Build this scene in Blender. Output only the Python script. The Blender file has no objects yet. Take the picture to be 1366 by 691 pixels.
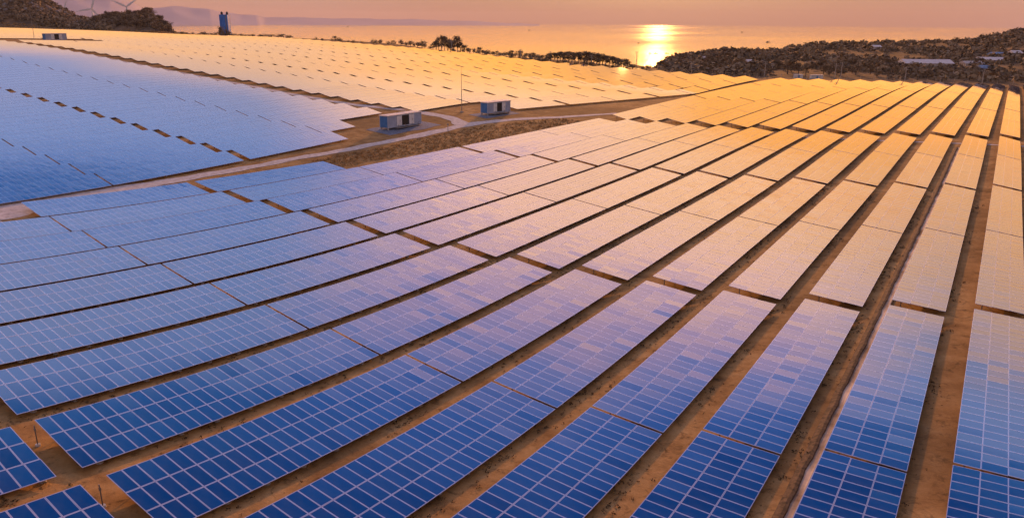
import bpy, bmesh, math, random
import numpy as np
from mathutils import Matrix, Vector
rnd = random.Random(7)
nr = np.random.RandomState(11)
S = bpy.context.scene
COL = S.collection
# ---------------------------------------------------------------- survey constants (metres; u = along the rows, v = across to the left)
TH,PSI,H,P,WT,DH,V0,ROLL=[0.303333, 0.615406, 14.029704, 8.861877, 5.886895, 0.899379, -7.597712, 0.007596]
WU=[-4.509, 1.739, -0.489, -3.325, 5.182, -8.504, -1.955]
WV=[0.851, -9.195, 8.179, 0.123, 2.104, -3.065, -5.613]
AC=[18.92, 45.58, 74.38, 103.17, 131.76, 160.35, 191.74]
VB,BD=128.67,[64.08, 91.03, 117.98]
VC,E1=119.56,197.31
ZGS="""77 36 7 -5 -9 -19 -42 -68 -88 -96 -91 -73 -47 -14 23 61 99 134 166 194 218 239 257 272 284 295 305 313 320 327 333 338 344 349;64 3 -51 -82 -81 -84 -110 -131 -138 -131 -113 -87 -54 -16 25 65 102 135 164 189 211 229 244 258 269 279 287 294 301 307 312 318 323 328;61 -21 -104 -171 -165 -156 -186 -198 -184 -160 -132 -98 -59 -15 28 69 105 136 162 184 203 219 232 243 253 261 269 275 281 287 292 297 302 306;69 -23 -129 -262 -298 -273 -275 -261 -217 -178 -142 -105 -60 -12 35 76 110 137 160 178 194 207 219 228 237 244 250 256 262 267 271 276 281 285;77 -10 -104 -230 -310 -320 -309 -288 -223 -179 -141 -105 -57 -3 46 84 114 137 155 171 184 195 205 213 220 226 232 237 242 246 251 255 259 264;79 -7 -101 -206 -262 -292 -295 -265 -219 -171 -126 -91 -44 12 59 91 114 133 148 161 172 181 189 196 202 208 213 217 222 226 230 234 238 242;71 -6 -88 -175 -242 -269 -266 -227 -197 -156 -107 -63 -23 27 67 90 108 124 138 149 158 166 173 179 184 189 193 197 201 205 209 213 217 220;55 -8 -71 -133 -197 -229 -231 -205 -177 -145 -106 -67 -28 16 50 72 94 111 125 135 143 149 155 160 165 169 174 177 181 185 188 192 195 199;29 -22 -72 -124 -184 -215 -211 -188 -165 -141 -113 -83 -51 -18 12 44 74 95 109 119 126 131 136 141 146 150 154 157 160 164 167 170 174 177;-8 -50 -91 -135 -178 -201 -198 -181 -161 -139 -115 -89 -61 -34 -5 27 57 79 93 101 107 112 117 122 127 130 134 137 140 143 146 149 153 156;-54 -87 -121 -153 -181 -196 -194 -180 -161 -138 -113 -86 -57 -31 -6 21 47 67 78 84 87 92 97 103 108 111 114 117 119 122 125 129 132 135;-106 -131 -156 -178 -195 -202 -198 -184 -164 -140 -112 -81 -49 -23 -3 18 40 58 65 66 67 72 78 84 89 93 95 97 99 102 105 108 111 114;-161 -179 -196 -209 -217 -217 -209 -193 -171 -144 -114 -79 -45 -20 -2 15 34 48 52 51 50 54 60 66 71 74 76 77 80 82 85 88 91 93;-218 -229 -238 -245 -246 -240 -227 -207 -182 -152 -119 -85 -52 -26 -7 9 23 34 38 37 37 40 44 49 53 56 57 59 61 63 66 68 71 73;-276 -280 -283 -283 -279 -268 -249 -225 -196 -164 -130 -96 -65 -39 -18 -2 11 19 23 25 25 27 30 33 36 38 40 41 43 45 47 49 51 53;-332 -330 -328 -323 -313 -297 -274 -245 -214 -180 -145 -111 -81 -54 -33 -16 -4 5 9 12 13 14 16 17 19 21 22 24 25 26 28 30 32 33;-386 -380 -373 -362 -347 -326 -299 -267 -233 -198 -162 -128 -98 -71 -49 -32 -19 -10 -5 -2 0 1 2 3 4 5 5 6 7 8 10 11 12 14;-438 -428 -416 -401 -381 -354 -324 -290 -254 -217 -181 -146 -115 -89 -66 -48 -35 -26 -19 -16 -14 -13 -12 -12 -12 -12 -11 -11 -10 -10 -9 -8 -6 -5;-489 -475 -459 -439 -414 -383 -349 -313 -275 -237 -200 -165 -134 -106 -83 -65 -51 -41 -34 -30 -27 -26 -26 -27 -27 -28 -28 -28 -28 -28 -27 -26 -25 -24"""
SKY_E = [0, .033, .040, .17, .26, .35, .395, .44, .50, .535, .57, .63, .8, 1]
SKY_W = [(3.9, 1.75, 1.35), (4.2, 1.95, 1.35), (23, 8.8, 1.0), (24, 8.7, .5), (28, 11., 1.0), (34, 18, 8), (36, 20, 11.5), (38, 21.5, 15), (21, 14, 20), (8.5, 9.6, 21), (2, 5.5, 18), (.1, 2.2, 10), (.6, 1.1, 2.8), (1.2, 1.2, 2.2)]
SKY_C = [(5.3, 2.9, 2.5), (5.5, 3.0, 2.3), (22, 8.7, 1.5), (22, 9, 1.8), (22, 11, 4), (19.5, 12, 8), (17.5, 12, 11.5), (9.5, 10, 15.5), (8, 10.8, 20), (6.2, 9.6, 20), (1, 4.6, 14), (.06, 1.8, 8), (.6, 1.1, 2.8), (1.2, 1.2, 2.2)]
SKY_SIDE = 1.3
SUN_E, SUN_P = 10., 3.2
GLASS_IOR, GLASS_R, FRAME_C = 1.75, .03, (.54, .56, .74)
HAZE = 3.0e-5

DU0, DUS, DV0, DVS = -90., 36., -90., 30.
# ---------------------------------------------------------------- camera
fwd = np.array([-math.sin(PSI), math.cos(PSI)]); rgt = np.array([math.cos(PSI), math.sin(PSI)])
FPX = 1010.
cd = bpy.data.cameras.new('camera'); cam = bpy.data.objects.new('camera', cd); COL.objects.link(cam)
cd.sensor_width = 36; cd.lens = 36 * FPX / 1366; cd.clip_start = 1; cd.clip_end = 90000
cam.matrix_world = Matrix.Translation((0, 0, H)) @ Matrix.Rotation(PSI, 4, 'Z') @ Matrix.Rotation(math.pi / 2 - TH, 4, 'X') @ Matrix.Rotation(ROLL, 4, 'Z')
S.camera = cam
# ---------------------------------------------------------------- sky and sun
SUN_EL, SUN_AZ = math.radians(SUN_E), math.radians(24.84)          # azimuth measured from +Y towards -X
sd = Vector((-math.sin(SUN_AZ) * math.cos(SUN_EL), math.cos(SUN_AZ) * math.cos(SUN_EL), math.sin(SUN_EL)))
W = bpy.data.worlds.new('World'); S.world = W; W.use_nodes = True
nt = W.node_tree; nt.nodes.clear(); N = nt.nodes.new; LK = nt.links.new
out = N('ShaderNodeOutputWorld'); bg = N('ShaderNodeBackground'); LK(bg.outputs[0], out.inputs[0])
bg.inputs[1].default_value = 0.11
sky = N('ShaderNodeTexSky'); sky.sky_type = 'NISHITA'; sky.sun_disc = False
sky.sun_elevation = SUN_EL; sky.sun_rotation = -SUN_AZ % (2 * math.pi); sky.dust_density = 2.0; sky.ozone_density = 2.5; sky.altitude = 60
tc = N('ShaderNodeTexCoord'); sx = N('ShaderNodeSeparateXYZ'); LK(tc.outputs['Generated'], sx.inputs[0])
def math_n(op, a, b=None, clamp=False):
    n = N('ShaderNodeMath'); n.operation = op; n.use_clamp = clamp
    for k, v in enumerate((a, b)):
        if v is None: continue
        if isinstance(v, (int, float)): n.inputs[k].default_value = v
        else: LK(v, n.inputs[k])
    return n.outputs[0]
def ramp(fac, stops, interp='LINEAR'):
    r = N('ShaderNodeValToRGB'); r.color_ramp.interpolation = interp
    e = r.color_ramp.elements
    while len(e) < len(stops): e.new(0.5)
    for k, (p, c) in enumerate(stops): e[k].position = p; e[k].color = (*c, 1)
    LK(fac, r.inputs[0]); return r.outputs[0]
def mix(fac, a, b, kind='MIX'):
    m = N('ShaderNodeMix'); m.data_type = 'RGBA'; m.blend_type = kind
    if isinstance(fac, (int, float)): m.inputs[0].default_value = fac
    else: LK(fac, m.inputs[0])
    for k, v in ((6, a), (7, b)):
        if isinstance(v, tuple): m.inputs[k].default_value = (*v, 1)
        else: LK(v, m.inputs[k])
    return m.outputs[2]
hv_ = N('ShaderNodeVectorMath'); hv_.operation = 'MULTIPLY'; LK(tc.outputs['Generated'], hv_.inputs[0]); hv_.inputs[1].default_value = (1, 1, 0)
hn = N('ShaderNodeVectorMath'); hn.operation = 'NORMALIZE'; LK(hv_.outputs[0], hn.inputs[0])                # compass direction
sd_n = N('ShaderNodeVectorMath'); sd_n.operation = 'DOT_PRODUCT'; LK(hn.outputs[0], sd_n.inputs[0])
sd_n.inputs[1].default_value = (math.cos(SUN_AZ), math.sin(SUN_AZ), 0)                       # to the right of the sun the blue comes lower
el = math_n('MAXIMUM', sx.outputs[2], 0.0)
el = math_n('ADD', el, math_n('MULTIPLY', math_n('MULTIPLY', math_n('MAXIMUM', sd_n.outputs['Value'], 0.0), SKY_SIDE), math_n('MAXIMUM', math_n('SUBTRACT', el, 0.36), 0.0)))
# side of the sky below the sun (dusk colours by height) and the side away from it
warm = ramp(el, list(zip(SKY_E, SKY_W)))
cool = ramp(el, list(zip(SKY_E, SKY_C)))
back = ramp(el, [(0, (6.5, 4.6, 4.6)), (.2, (6.2, 4.6, 4.9)), (.5, (3.2, 2.8, 3.6)), (1, (1.2, 1.3, 2.2))])
dp = N('ShaderNodeVectorMath'); dp.operation = 'DOT_PRODUCT'; LK(hn.outputs[0], dp.inputs[0])
dp.inputs[1].default_value = (-math.sin(SUN_AZ), math.cos(SUN_AZ), 0)
az = N('ShaderNodeMapRange'); az.interpolation_type = 'SMOOTHSTEP'; LK(dp.outputs['Value'], az.inputs[0])
az.inputs[1].default_value = .90; az.inputs[2].default_value = .993
az2 = N('ShaderNodeMapRange'); az2.interpolation_type = 'SMOOTHSTEP'; LK(dp.outputs['Value'], az2.inputs[0])
az2.inputs[1].default_value = .1; az2.inputs[2].default_value = .76
dusk = mix(az2.outputs[0], back, mix(az.outputs[0], cool, warm))
d3 = N('ShaderNodeVectorMath'); d3.operation = 'DOT_PRODUCT'; LK(tc.outputs['Generated'], d3.inputs[0]); d3.inputs[1].default_value = sd
glow = math_n('POWER', math_n('MAXIMUM', d3.outputs['Value'], 0.0), 260.0)
dusk = mix(glow, dusk, (13, 5.4, 1.1), 'MIX')
sw = mix(0.05, dusk, sky.outputs[0]); LK(sw, bg.inputs[0])
sl = bpy.data.lights.new('sun', 'SUN'); sl.energy = SUN_P; sl.angle = math.radians(.6); sl.color = (1, .40, .11)
so = bpy.data.objects.new('sun', sl); COL.objects.link(so); so.rotation_euler = (-sd).to_track_quat('-Z', 'Y').to_euler(); so.location = (0, 0, 200)
S.view_settings.view_transform = 'Standard'; S.view_settings.look = 'None'; S.view_settings.exposure = 0; S.view_settings.gamma = 1
S.view_settings.use_curve_mapping = False
S.cycles.max_bounces = 5; S.cycles.glossy_bounces = 3; S.cycles.diffuse_bounces = 2; S.cycles.volume_bounces = 0
S.cycles.use_denoising = True
# ================================================================ maths of the site
ZG = np.array([[int(q) for q in r.split()] for r in ZGS.split(';')]) / 20.
NU, NV = ZG.shape
def zt(u, v):                                                        # level of the low table edges over the site (bicubic)
    u = np.asarray(u, float); v = np.asarray(v, float)
    gu = np.clip((u - DU0) / DUS, 1, NU - 2.001); gv = np.clip((v - DV0) / DVS, 1, NV - 2.001)
    iu = gu.astype(int); iv = gv.astype(int); a = gu - iu; b = gv - iv
    w = lambda t: [(1 - t) ** 3 / 6, (3 * t ** 3 - 6 * t ** 2 + 4) / 6, (-3 * t ** 3 + 3 * t ** 2 + 3 * t + 1) / 6, t ** 3 / 6]
    wa, wb = w(a), w(b); s = 0
    for i in range(4):
        for j in range(4):
            s = s + wa[i] * wb[j] * ZG[np.clip(iu - 1 + i, 0, NU - 1), np.clip(iv - 1 + j, 0, NV - 1)]
    k = np.clip((u - 205) / 165, 0, 1); return s + np.interp(v, [20, 50, 90, 150, 210], [2.5, 2.1, 1.6, .75, 0]) * k * k * (3 - 2 * k)
def ray(px, py):
    dx, dy = px - 683., py - 345.5
    a = (dx * math.cos(ROLL) + dy * math.sin(ROLL)) / FPX; b = (-dx * math.sin(ROLL) + dy * math.cos(ROLL)) / FPX
    F = math.cos(TH) - b * math.sin(TH); d = math.sin(TH) + b * math.cos(TH)
    return F, a, -d
def azim(px): F, a, d = ray(px, 31.); return math.atan2(a, F)
def zray(px, py, r): F, a, d = ray(px, py); return H + r * d / math.hypot(F, a)
def polar(az, r): p = r * (math.cos(az) * fwd + math.sin(az) * rgt); return p[0], p[1]
def project(X, Y, Z):
    F = X * fwd[0] + Y * fwd[1]; R = X * rgt[0] + Y * rgt[1]
    D = F * math.cos(TH) + (H - Z) * math.sin(TH); yc = (H - Z) * math.cos(TH) - F * math.sin(TH)
    D = np.maximum(D, 1.); a = FPX * R / D; b = FPX * yc / D
    return 683 + a * math.cos(ROLL) - b * math.sin(ROLL), 345.5 + a * math.sin(ROLL) + b * math.cos(ROLL), D
GD = 0.42                                                            # low edge of a table above the soil
SEA = H - 100.
E_ = [(-400, 900), (0, 895), (100, 815), (200, 640), (300, 595), (400, 518), (530, 484), (600, 434), (700, 402), (780, 386), (860, 371), (985, 345), (1060, 364), (1100, 364), (1200, 377), (1300, 394), (1350, 397), (1700, 400)]
# crest of the land behind the field: picture column -> (height in the picture, distance)
C_ = [(-400, -60, 1150), (0, -26, 1120), (40, -12, 1120), (65, 2, 1120), (80, 11, 1110), (100, 22, 1100), (120, 28, 1060), (132, 27, 1010), (140, 23, 990), (150, 22, 960), (165, 20, 930), (190, 19, 890), (202, 20, 860), (212, 29, 820), (221, 37, 790), (235, 44, 760),
      (300, 48, 640), (400, 53.5, 560), (530, 60.5, 520), (590, 67, 480), (700, 79, 450), (780, 85, 440), (840, 93, 430), (870, 92, 560), (900, 80, 640), (925, 74, 700), (950, 69, 720), (975, 66, 740), (1040, 67, 760), (1100, 61, 800),
      (1150, 57, 830), (1220, 56, 850), (1290, 55, 870), (1330, 49, 880), (1366, 43, 880), (1700, 20, 880)]
ea = np.array([azim(p) for p, r in E_]); er = np.array([r for p, r in E_], float)
ca = np.array([azim(p) for p, y, r in C_]); cr = np.array([r for p, y, r in C_], float); cz = np.array([zray(*q) for q in C_])
def vnoise(x, y, s, seed=0):                                         # cheap smooth noise
    x = x / s + seed * 13.1; y = y / s + seed * 7.7
    return (np.sin(x * 1.7 + np.sin(y * 1.3 + seed)) + np.sin(y * 2.1 + np.sin(x * 1.1)) + np.sin((x + y) * 1.3 + seed * 2)) / 3
def ground(X, Y):
    X = np.asarray(X, float); Y = np.asarray(Y, float)
    F = X * fwd[0] + Y * fwd[1]; R = X * rgt[0] + Y * rgt[1]; r = np.hypot(F, R); a = np.arctan2(R, F)
    re = np.interp(a, ea, er); rc = np.interp(a, ca, cr); zc = np.interp(a, ca, cz)
    rr = np.minimum(r, re); k = rr / np.maximum(r, 1e-6)
    base = zt(Y * k, -X * k) - GD
    t = np.clip((r - re - 6) / np.maximum(rc - re - 6, 5), 0, 1); s = t * t * (3 - 2 * t)
    z = base * (1 - s) + zc * s + np.where(t > 0, s * vnoise(X, Y, 45, 1) * 1.5, 0)
    low = np.where(a < azim(232), -20., SEA - 6)
    d = np.clip((r - rc) / np.where(a < azim(232), 420., 330.), 0, 1)
    z = z * (1 - d * d * (3 - 2 * d)) + low * d * d * (3 - 2 * d)
    d2 = np.clip((r - 3600) / 300, 0, 1)
    return z * (1 - d2) + (SEA - 6) * d2
def g1(x, y): return float(ground(np.array([x]), np.array([y]))[0])
# ================================================================ materials
MATS = {}
def mat(name, col, rough=.7, metal=0., spec=.5, build=None):
    m = bpy.data.materials.new(name); m.use_nodes = True; t = m.node_tree; b = t.nodes['Principled BSDF']
    b.inputs['Base Color'].default_value = (*col, 1); b.inputs['Roughness'].default_value = rough; b.inputs['Metallic'].default_value = metal
    b.inputs['Specular IOR Level'].default_value = spec
    if build: build(t, b)
    MATS[name] = m; return m
def nz(t, scale, detail=4, rough=.6, coord='Object', dist=0.):
    c = t.nodes.new('ShaderNodeTexCoord'); n = t.nodes.new('ShaderNodeTexNoise'); n.inputs['Scale'].default_value = scale
    n.inputs['Detail'].default_value = detail; n.inputs['Roughness'].default_value = rough; n.inputs['Distortion'].default_value = dist
    t.links.new(c.outputs[coord], n.inputs['Vector']); return n.outputs['Fac']
def rmp(t, fac, stops):
    r = t.nodes.new('ShaderNodeValToRGB'); e = r.color_ramp.elements
    while len(e) < len(stops): e.new(.5)
    for k, (p, c) in enumerate(stops): e[k].position = p; e[k].color = (*c, 1)
    t.links.new(fac, r.inputs[0]); return r.outputs[0]
def mx(t, fac, a, b, kind='MIX'):
    m = t.nodes.new('ShaderNodeMix'); m.data_type = 'RGBA'; m.blend_type = kind
    if isinstance(fac, (int, float)): m.inputs[0].default_value = fac
    else: t.links.new(fac, m.inputs[0])
    for k, v in ((6, a), (7, b)):
        if isinstance(v, tuple): m.inputs[k].default_value = (*v, 1)
        else: t.links.new(v, m.inputs[k])
    return m.outputs[2]
def bump(t, b, fac, st, dist):
    n = t.nodes.new('ShaderNodeBump'); n.inputs['Strength'].default_value = st; n.inputs['Distance'].default_value = dist
    t.links.new(fac, n.inputs['Height']); t.links.new(n.outputs[0], b.inputs['Normal'])
def b_noise(c1, c2, scale, st=.3, dist=.05, detail=4):
    def f(t, b):
        n = nz(t, scale, detail); t.links.new(rmp(t, n, [(.35, c1), (.65, c2)]), b.inputs['Base Color'])
        if st: bump(t, b, n, st, dist)
    return f
def b_soil(t, b):
    big = nz(t, .035, 3); mid = nz(t, .35, 5, .7); fine = nz(t, 2.6, 6, .75)
    soil = rmp(t, mid, [(.3, (.29, .15, .05)), (.5, (.50, .28, .10)), (.72, (.68, .42, .17))])
    weed = rmp(t, fine, [(.3, (.06, .042, .018)), (.7, (.16, .095, .042))])
    patch = rmp(t, nz(t, .8, 7, .75, dist=.6), [(.54, (0, 0, 0)), (.68, (.9, .9, .9))])
    c = mx(t, patch, soil, weed)
    c = mx(t, rmp(t, big, [(.45, (0, 0, 0)), (.62, (.55, .55, .55))]), c, (.16, .10, .045))
    # beyond the panel field the land is dry scrub
    at = t.nodes.new('ShaderNodeAttribute'); at.attribute_name = 'wild'
    wild = rmp(t, nz(t, .05, 6, .7), [(.32, (.09, .06, .03)), (.55, (.20, .125, .06)), (.72, (.36, .22, .115))])
    t.links.new(mx(t, at.outputs['Fac'], c, wild), b.inputs['Base Color']); bump(t, b, fine, .6, .12)
M_soil = mat('soil', (.3, .18, .1), .95, spec=.1, build=b_soil)
M_road = mat('pale_gravel', (.5, .42, .34), .9, spec=.2, build=b_noise((.55, .47, .42), (.80, .72, .66), 1.2, .4, .04, 6))
M_conc = mat('concrete', (.5, .46, .4), .85, build=b_noise((.38, .34, .29), (.56, .5, .44), 3., .2, .02, 5))
def b_glass(src):
    def f(t, b):
        if src == 'obj': n = t.nodes.new('ShaderNodeObjectInfo'); fac = n.outputs['Random']
        else: n = t.nodes.new('ShaderNodeAttribute'); n.attribute_name = 'tint'; fac = n.outputs['Fac']
        c = rmp(t, fac, [(0, (.002, .030, .12)), (.45, (.003, .042, .165)), (.8, (.005, .05, .18)), (1, (.014, .045, .15))])
        dust = rmp(t, nz(t, .55, 5, .65), [(.42, (0, 0, 0)), (.75, (.09, .09, .09))])          # a thin film of dust
        t.links.new(mx(t, dust, c, (.34, .28, .24)), b.inputs['Base Color'])
        b.inputs['IOR'].default_value = GLASS_IOR
    return f
M_mod = mat('module_glass', (.01, .05, .18), GLASS_R, spec=.5, build=b_glass('obj'))
M_deck = mat('module_glass_row', (.01, .05, .18), GLASS_R, spec=.5, build=b_glass('att'))
M_frame = mat('module_frame', FRAME_C, .05, .0, .5); M_frame.node_tree.nodes['Principled BSDF'].inputs['IOR'].default_value = GLASS_IOR
M_back = mat('module_backsheet', (.35, .34, .36), .8)
M_steel = mat('galvanised_steel', (.33, .31, .29), .65, 1.55)
def b_leaf(c1, c2):
    def f(t, b):
        n = t.nodes.new('ShaderNodeAttribute'); n.attribute_name = 'tint'
        t.links.new(rmp(t, n.outputs['Fac'], [(0, c1), (1, c2)]), b.inputs['Base Color'])
    return f
M_leaf = mat('dark_foliage', (.05, .06, .03), .8, spec=.2, build=b_leaf((.11, .085, .055), (.40, .29, .17)))
M_dry_shade = mat('dry_shade_foliage', (.1, .08, .04), .85, spec=.15, build=b_leaf((.05, .032, .014), (.17, .105, .045)))  # weed colour darkened to add to the shade beside the tables
M_verge = mat('dry_grass', (.4, .25, .1), .9, spec=.1, build=b_leaf((.30, .17, .065), (.62, .40, .17)))
M_bark = mat('bark', (.12, .08, .05), .9)
M_white = mat('white_paint', (.78, .78, .76), .55, build=b_noise((.66, .66, .66), (.82, .82, .8), .6, 0))
M_blue = mat('blue_paint', (.06, .16, .36), .5, build=b_noise((.06, .2, .46), (.1, .28, .58), .8, 0))
M_dark = mat('dark_louvre', (.025, .022, .02), .7)
M_grav = mat('blue_grey_gravel', (.16, .2, .28), .9, build=b_noise((.1, .13, .19), (.25, .29, .36), 2.5, .5, .05))
M_rock = mat('rock', (.3, .26, .22), .9, build=b_noise((.16, .14, .12), (.36, .31, .27), .5, .5, .3))
M_roofb = mat('blue_roof_sheet', (.2, .3, .45), .5)
M_roofw = mat('pale_roof_sheet', (.68, .63, .6), .6, build=b_noise((.80, .66, .58), (.9, .78, .70), .4, 0))
M_wall = mat('plaster', (.62, .54, .47), .85, build=b_noise((.5, .42, .36), (.7, .62, .55), .7, 0))
M_far = mat('hazy_far_forest', (.34, .31, .33), .95, spec=.1, build=b_noise((.50, .46, .52), (.60, .55, .61), .0006, 0))  # distance haze painted in: pale mauve over the forest's own dark tone
M_front = mat('grey_blue_paint', (.24, .30, .40), .5, build=b_noise((.34, .40, .52), (.46, .52, .64), .8, 0))
M_hull = mat('boat_paint', (.12, .1, .1), .6)
def b_sea(t, b):
    c = t.nodes.new('ShaderNodeTexCoord'); mp = t.nodes.new('ShaderNodeMapping'); t.links.new(c.outputs['Object'], mp.inputs[0])
    mp.inputs['Rotation'].default_value = (0, 0, .5); mp.inputs['Scale'].default_value = (1, .45, 1)
    n = t.nodes.new('ShaderNodeTexNoise'); n.inputs['Scale'].default_value = .035; n.inputs['Detail'].default_value = 7; n.inputs['Roughness'].default_value = .62
    t.links.new(mp.outputs[0], n.inputs['Vector']); bump(t, b, n.outputs['Fac'], .65, 1.55)
    r = t.nodes.new('ShaderNodeTexNoise'); r.inputs['Scale'].default_value = .0011; r.inputs['Detail'].default_value = 4
    t.links.new(mp.outputs[0], r.inputs['Vector'])
    rr = t.nodes.new('ShaderNodeMapRange'); rr.inputs[1].default_value = .35; rr.inputs[2].default_value = .65; rr.inputs[3].default_value = .05; rr.inputs[4].default_value = .10
    t.links.new(r.outputs['Fac'], rr.inputs[0]); t.links.new(rr.outputs[0], b.inputs['Roughness'])
M_sea = mat('sea_water', (.03, .045, .06), .2, spec=.5, build=b_sea)
# ================================================================ mesh helpers
def link(o, parent=None):
    COL.objects.link(o)
    if parent: o.parent = parent
    return o
class MB:                                                            # collects faces of several shapes into one mesh
    def __init__(s): s.v = []; s.f = []; s.m = []; s.t = []
    def add(s, vs, fs, m=0, t=.5):
        k = len(s.v); s.v += [tuple(map(float, p)) for p in vs]
        for f in fs: s.f.append(tuple(i + k for i in f)); s.m.append(m); s.t.append(t)
    def box(s, c, d, m=0, rot=0., taper=1.):
        cx, cy, cz_ = c; a, b, h = d[0] / 2, d[1] / 2, d[2] / 2; q = []
        for z, k in ((-h, 1.), (h, taper)):
            for x, y in ((-a, -b), (a, -b), (a, b), (-a, b)):
                x *= k; y *= k; q.append((cx + x * math.cos(rot) - y * math.sin(rot), cy + x * math.sin(rot) + y * math.cos(rot), cz_ + z))
        s.add(q, [(3, 2, 1, 0), (4, 5, 6, 7), (0, 1, 5, 4), (1, 2, 6, 5), (2, 3, 7, 6), (3, 0, 4, 7)], m)
    def tube(s, p, q, r0, r1, n=8, m=0, t=.5):
        p = Vector(p); q = Vector(q); d = (q - p).normalized(); a = d.orthogonal().normalized(); b = d.cross(a); vs = []
        for c, r in ((p, r0), (q, r1)):
            for k in range(n): th_ = 2 * math.pi * k / n; vs.append(c + a * (r * math.cos(th_)) + b * (r * math.sin(th_)))
        s.add(vs, [(k, (k + 1) % n, n + (k + 1) % n, n + k) for k in range(n)] + [tuple(range(n - 1, -1, -1)), tuple(range(n, 2 * n))], m, t)
    def mesh(s, name, mats, smooth=False, tint=False):
        me = bpy.data.meshes.new(name); me.from_pydata(s.v, [], s.f)
        for m in mats: me.materials.append(m)
        me.polygons.foreach_set('material_index', s.m)
        if tint: me.attributes.new('tint', 'FLOAT', 'FACE').data.foreach_set('value', s.t)
        if smooth: me.polygons.foreach_set('use_smooth', [True] * len(s.f))
        me.update(); return me
    def obj(s, name, mats, parent=None, smooth=False, tint=False, loc=(0, 0, 0)):
        o = bpy.data.objects.new(name, s.mesh(name, mats, smooth, tint)); o.location = loc; return link(o, parent)
def tag(o, label=None, cat=None, group=None, kind=None):
    for k, v in (('label', label), ('category', cat), ('group', group), ('kind', kind)):
        if v: o[k] = v
    return o
def empty(name, loc, rz=0.):
    o = bpy.data.objects.new(name, None); o.empty_display_size = .5; o.location = loc; o.rotation_euler = (0, 0, rz); return link(o)
# ================================================================ ground, sea, far mountains
def grid_mesh(name, X, Y, Z, m, wild=None):
    n0, n1 = X.shape; me = bpy.data.meshes.new(name); me.vertices.add(n0 * n1)
    me.vertices.foreach_set('co', np.stack([X, Y, Z], -1).astype(np.float32).ravel())
    i, j = np.meshgrid(np.arange(n0 - 1), np.arange(n1 - 1), indexing='ij'); a = (i * n1 + j).ravel()
    q = np.stack([a, a + n1, a + n1 + 1, a + 1], -1).ravel()
    me.loops.add(len(q)); me.loops.foreach_set('vertex_index', q); me.polygons.add(len(a))
    me.polygons.foreach_set('loop_start', np.arange(len(a)) * 4); me.polygons.foreach_set('loop_total', np.full(len(a), 4))
    me.update(calc_edges=True); me.polygons.foreach_set('use_smooth', [True] * len(a)); me.materials.append(m)
    if wild is not None: me.attributes.new('wild', 'FLOAT', 'POINT').data.foreach_set('value', wild.astype(np.float32).ravel())
    me.update(); return link(bpy.data.objects.new(name, me))
A = np.concatenate([np.arange(-180, -42, 3.), np.arange(-42, 42, .35), np.arange(42, 180.1, 3.)]); A = np.radians(A); A[-1] = A[0] + 2 * math.pi
Rr = np.concatenate([[0., 6.], 12 * 1.0235 ** np.arange(0, 255)])
AA, RR = np.meshgrid(A, Rr, indexing='ij')
GX = RR * (np.cos(AA) * fwd[0] + np.sin(AA) * rgt[0]); GY = RR * (np.cos(AA) * fwd[1] + np.sin(AA) * rgt[1])
GZ = ground(GX, GY); wild = np.clip((RR - np.interp(AA, ea, er) - 2) / 10, 0, 1)
o = grid_mesh('ground', GX[::-1], GY[::-1], GZ[::-1], M_soil, wild[::-1]); tag(o, kind='structure')
r_ = np.concatenate([[0.], 250 * 1.06 ** np.arange(0, 90)]); r_ = r_[r_ < 36000]; r_ = np.append(r_, 36000)
a_ = np.radians(np.linspace(-180, 180, 145)); AA2, RR2 = np.meshgrid(a_[::-1], r_, indexing='ij')
o = grid_mesh('sea', RR2 * np.sin(AA2), RR2 * np.cos(AA2), np.full(AA2.shape, SEA), M_sea); tag(o, kind='structure')
MT = [(-60, 2, 17), (20, -14, 17), (60, -10, 17), (100, -12, 17), (150, -5, 17), (182, 4, 17.5), (195, 12, 18), (212, 11, 18), (232, 9, 18), (262, 11, 18), (282, 12, 18), (300, 17, 18.5), (322, 20, 19), (345, 21, 19), (352, 23, 20), (420, 24.3, 20), (500, 25.6, 21), (560, 26.5, 21), (600, 27.8, 21.5), (650, 29.6, 22), (720, 33, 22)]
ma = np.array([azim(q[0]) for q in MT]); mr = np.array([q[2] * 1000. for q in MT]); mz = np.array([zray(q[0], q[1], q[2] * 1000.) for q in MT])
a3 = np.linspace(ma[0], ma[-1], 260); zc = np.interp(a3, ma, mz) + 7 * np.sin(a3 * 90) + 4 * np.sin(a3 * 233); rc = np.interp(a3, ma, mr)
tt = np.linspace(-1, 1, 25); AA3, TT = np.meshgrid(a3, tt, indexing='ij')
R3 = rc[:, None] + TT * 2600; prof = (1 - np.abs(TT)) ** 1.2; Z3 = (SEA - 20) + (zc[:, None] - SEA + 20) * prof * np.where(np.abs(TT) > .01, 1 + .05 * np.sin(AA3 * 130 + TT * 7), 1)
X3 = R3 * (np.cos(AA3) * fwd[0] + np.sin(AA3) * rgt[0]); Y3 = R3 * (np.cos(AA3) * fwd[1] + np.sin(AA3) * rgt[1])
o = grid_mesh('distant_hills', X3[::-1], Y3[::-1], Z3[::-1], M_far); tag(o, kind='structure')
hz = bpy.data.materials.new('haze_air'); hz.use_nodes = True; ht = hz.node_tree; ht.nodes.clear(); ho = ht.nodes.new('ShaderNodeOutputMaterial'); hv = ht.nodes.new('ShaderNodeVolumePrincipled')
hv.inputs['Color'].default_value = (.95, .80, .74, 1); hv.inputs['Density'].default_value = HAZE; hv.inputs['Anisotropy'].default_value = .1; ht.links.new(hv.outputs[0], ho.inputs['Volume'])
hb = bpy.data.meshes.new('haze'); bz0, bz1, bq = SEA - 7.5, float(max(Z3.max(), 250.)) + 20., 37000.
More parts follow.
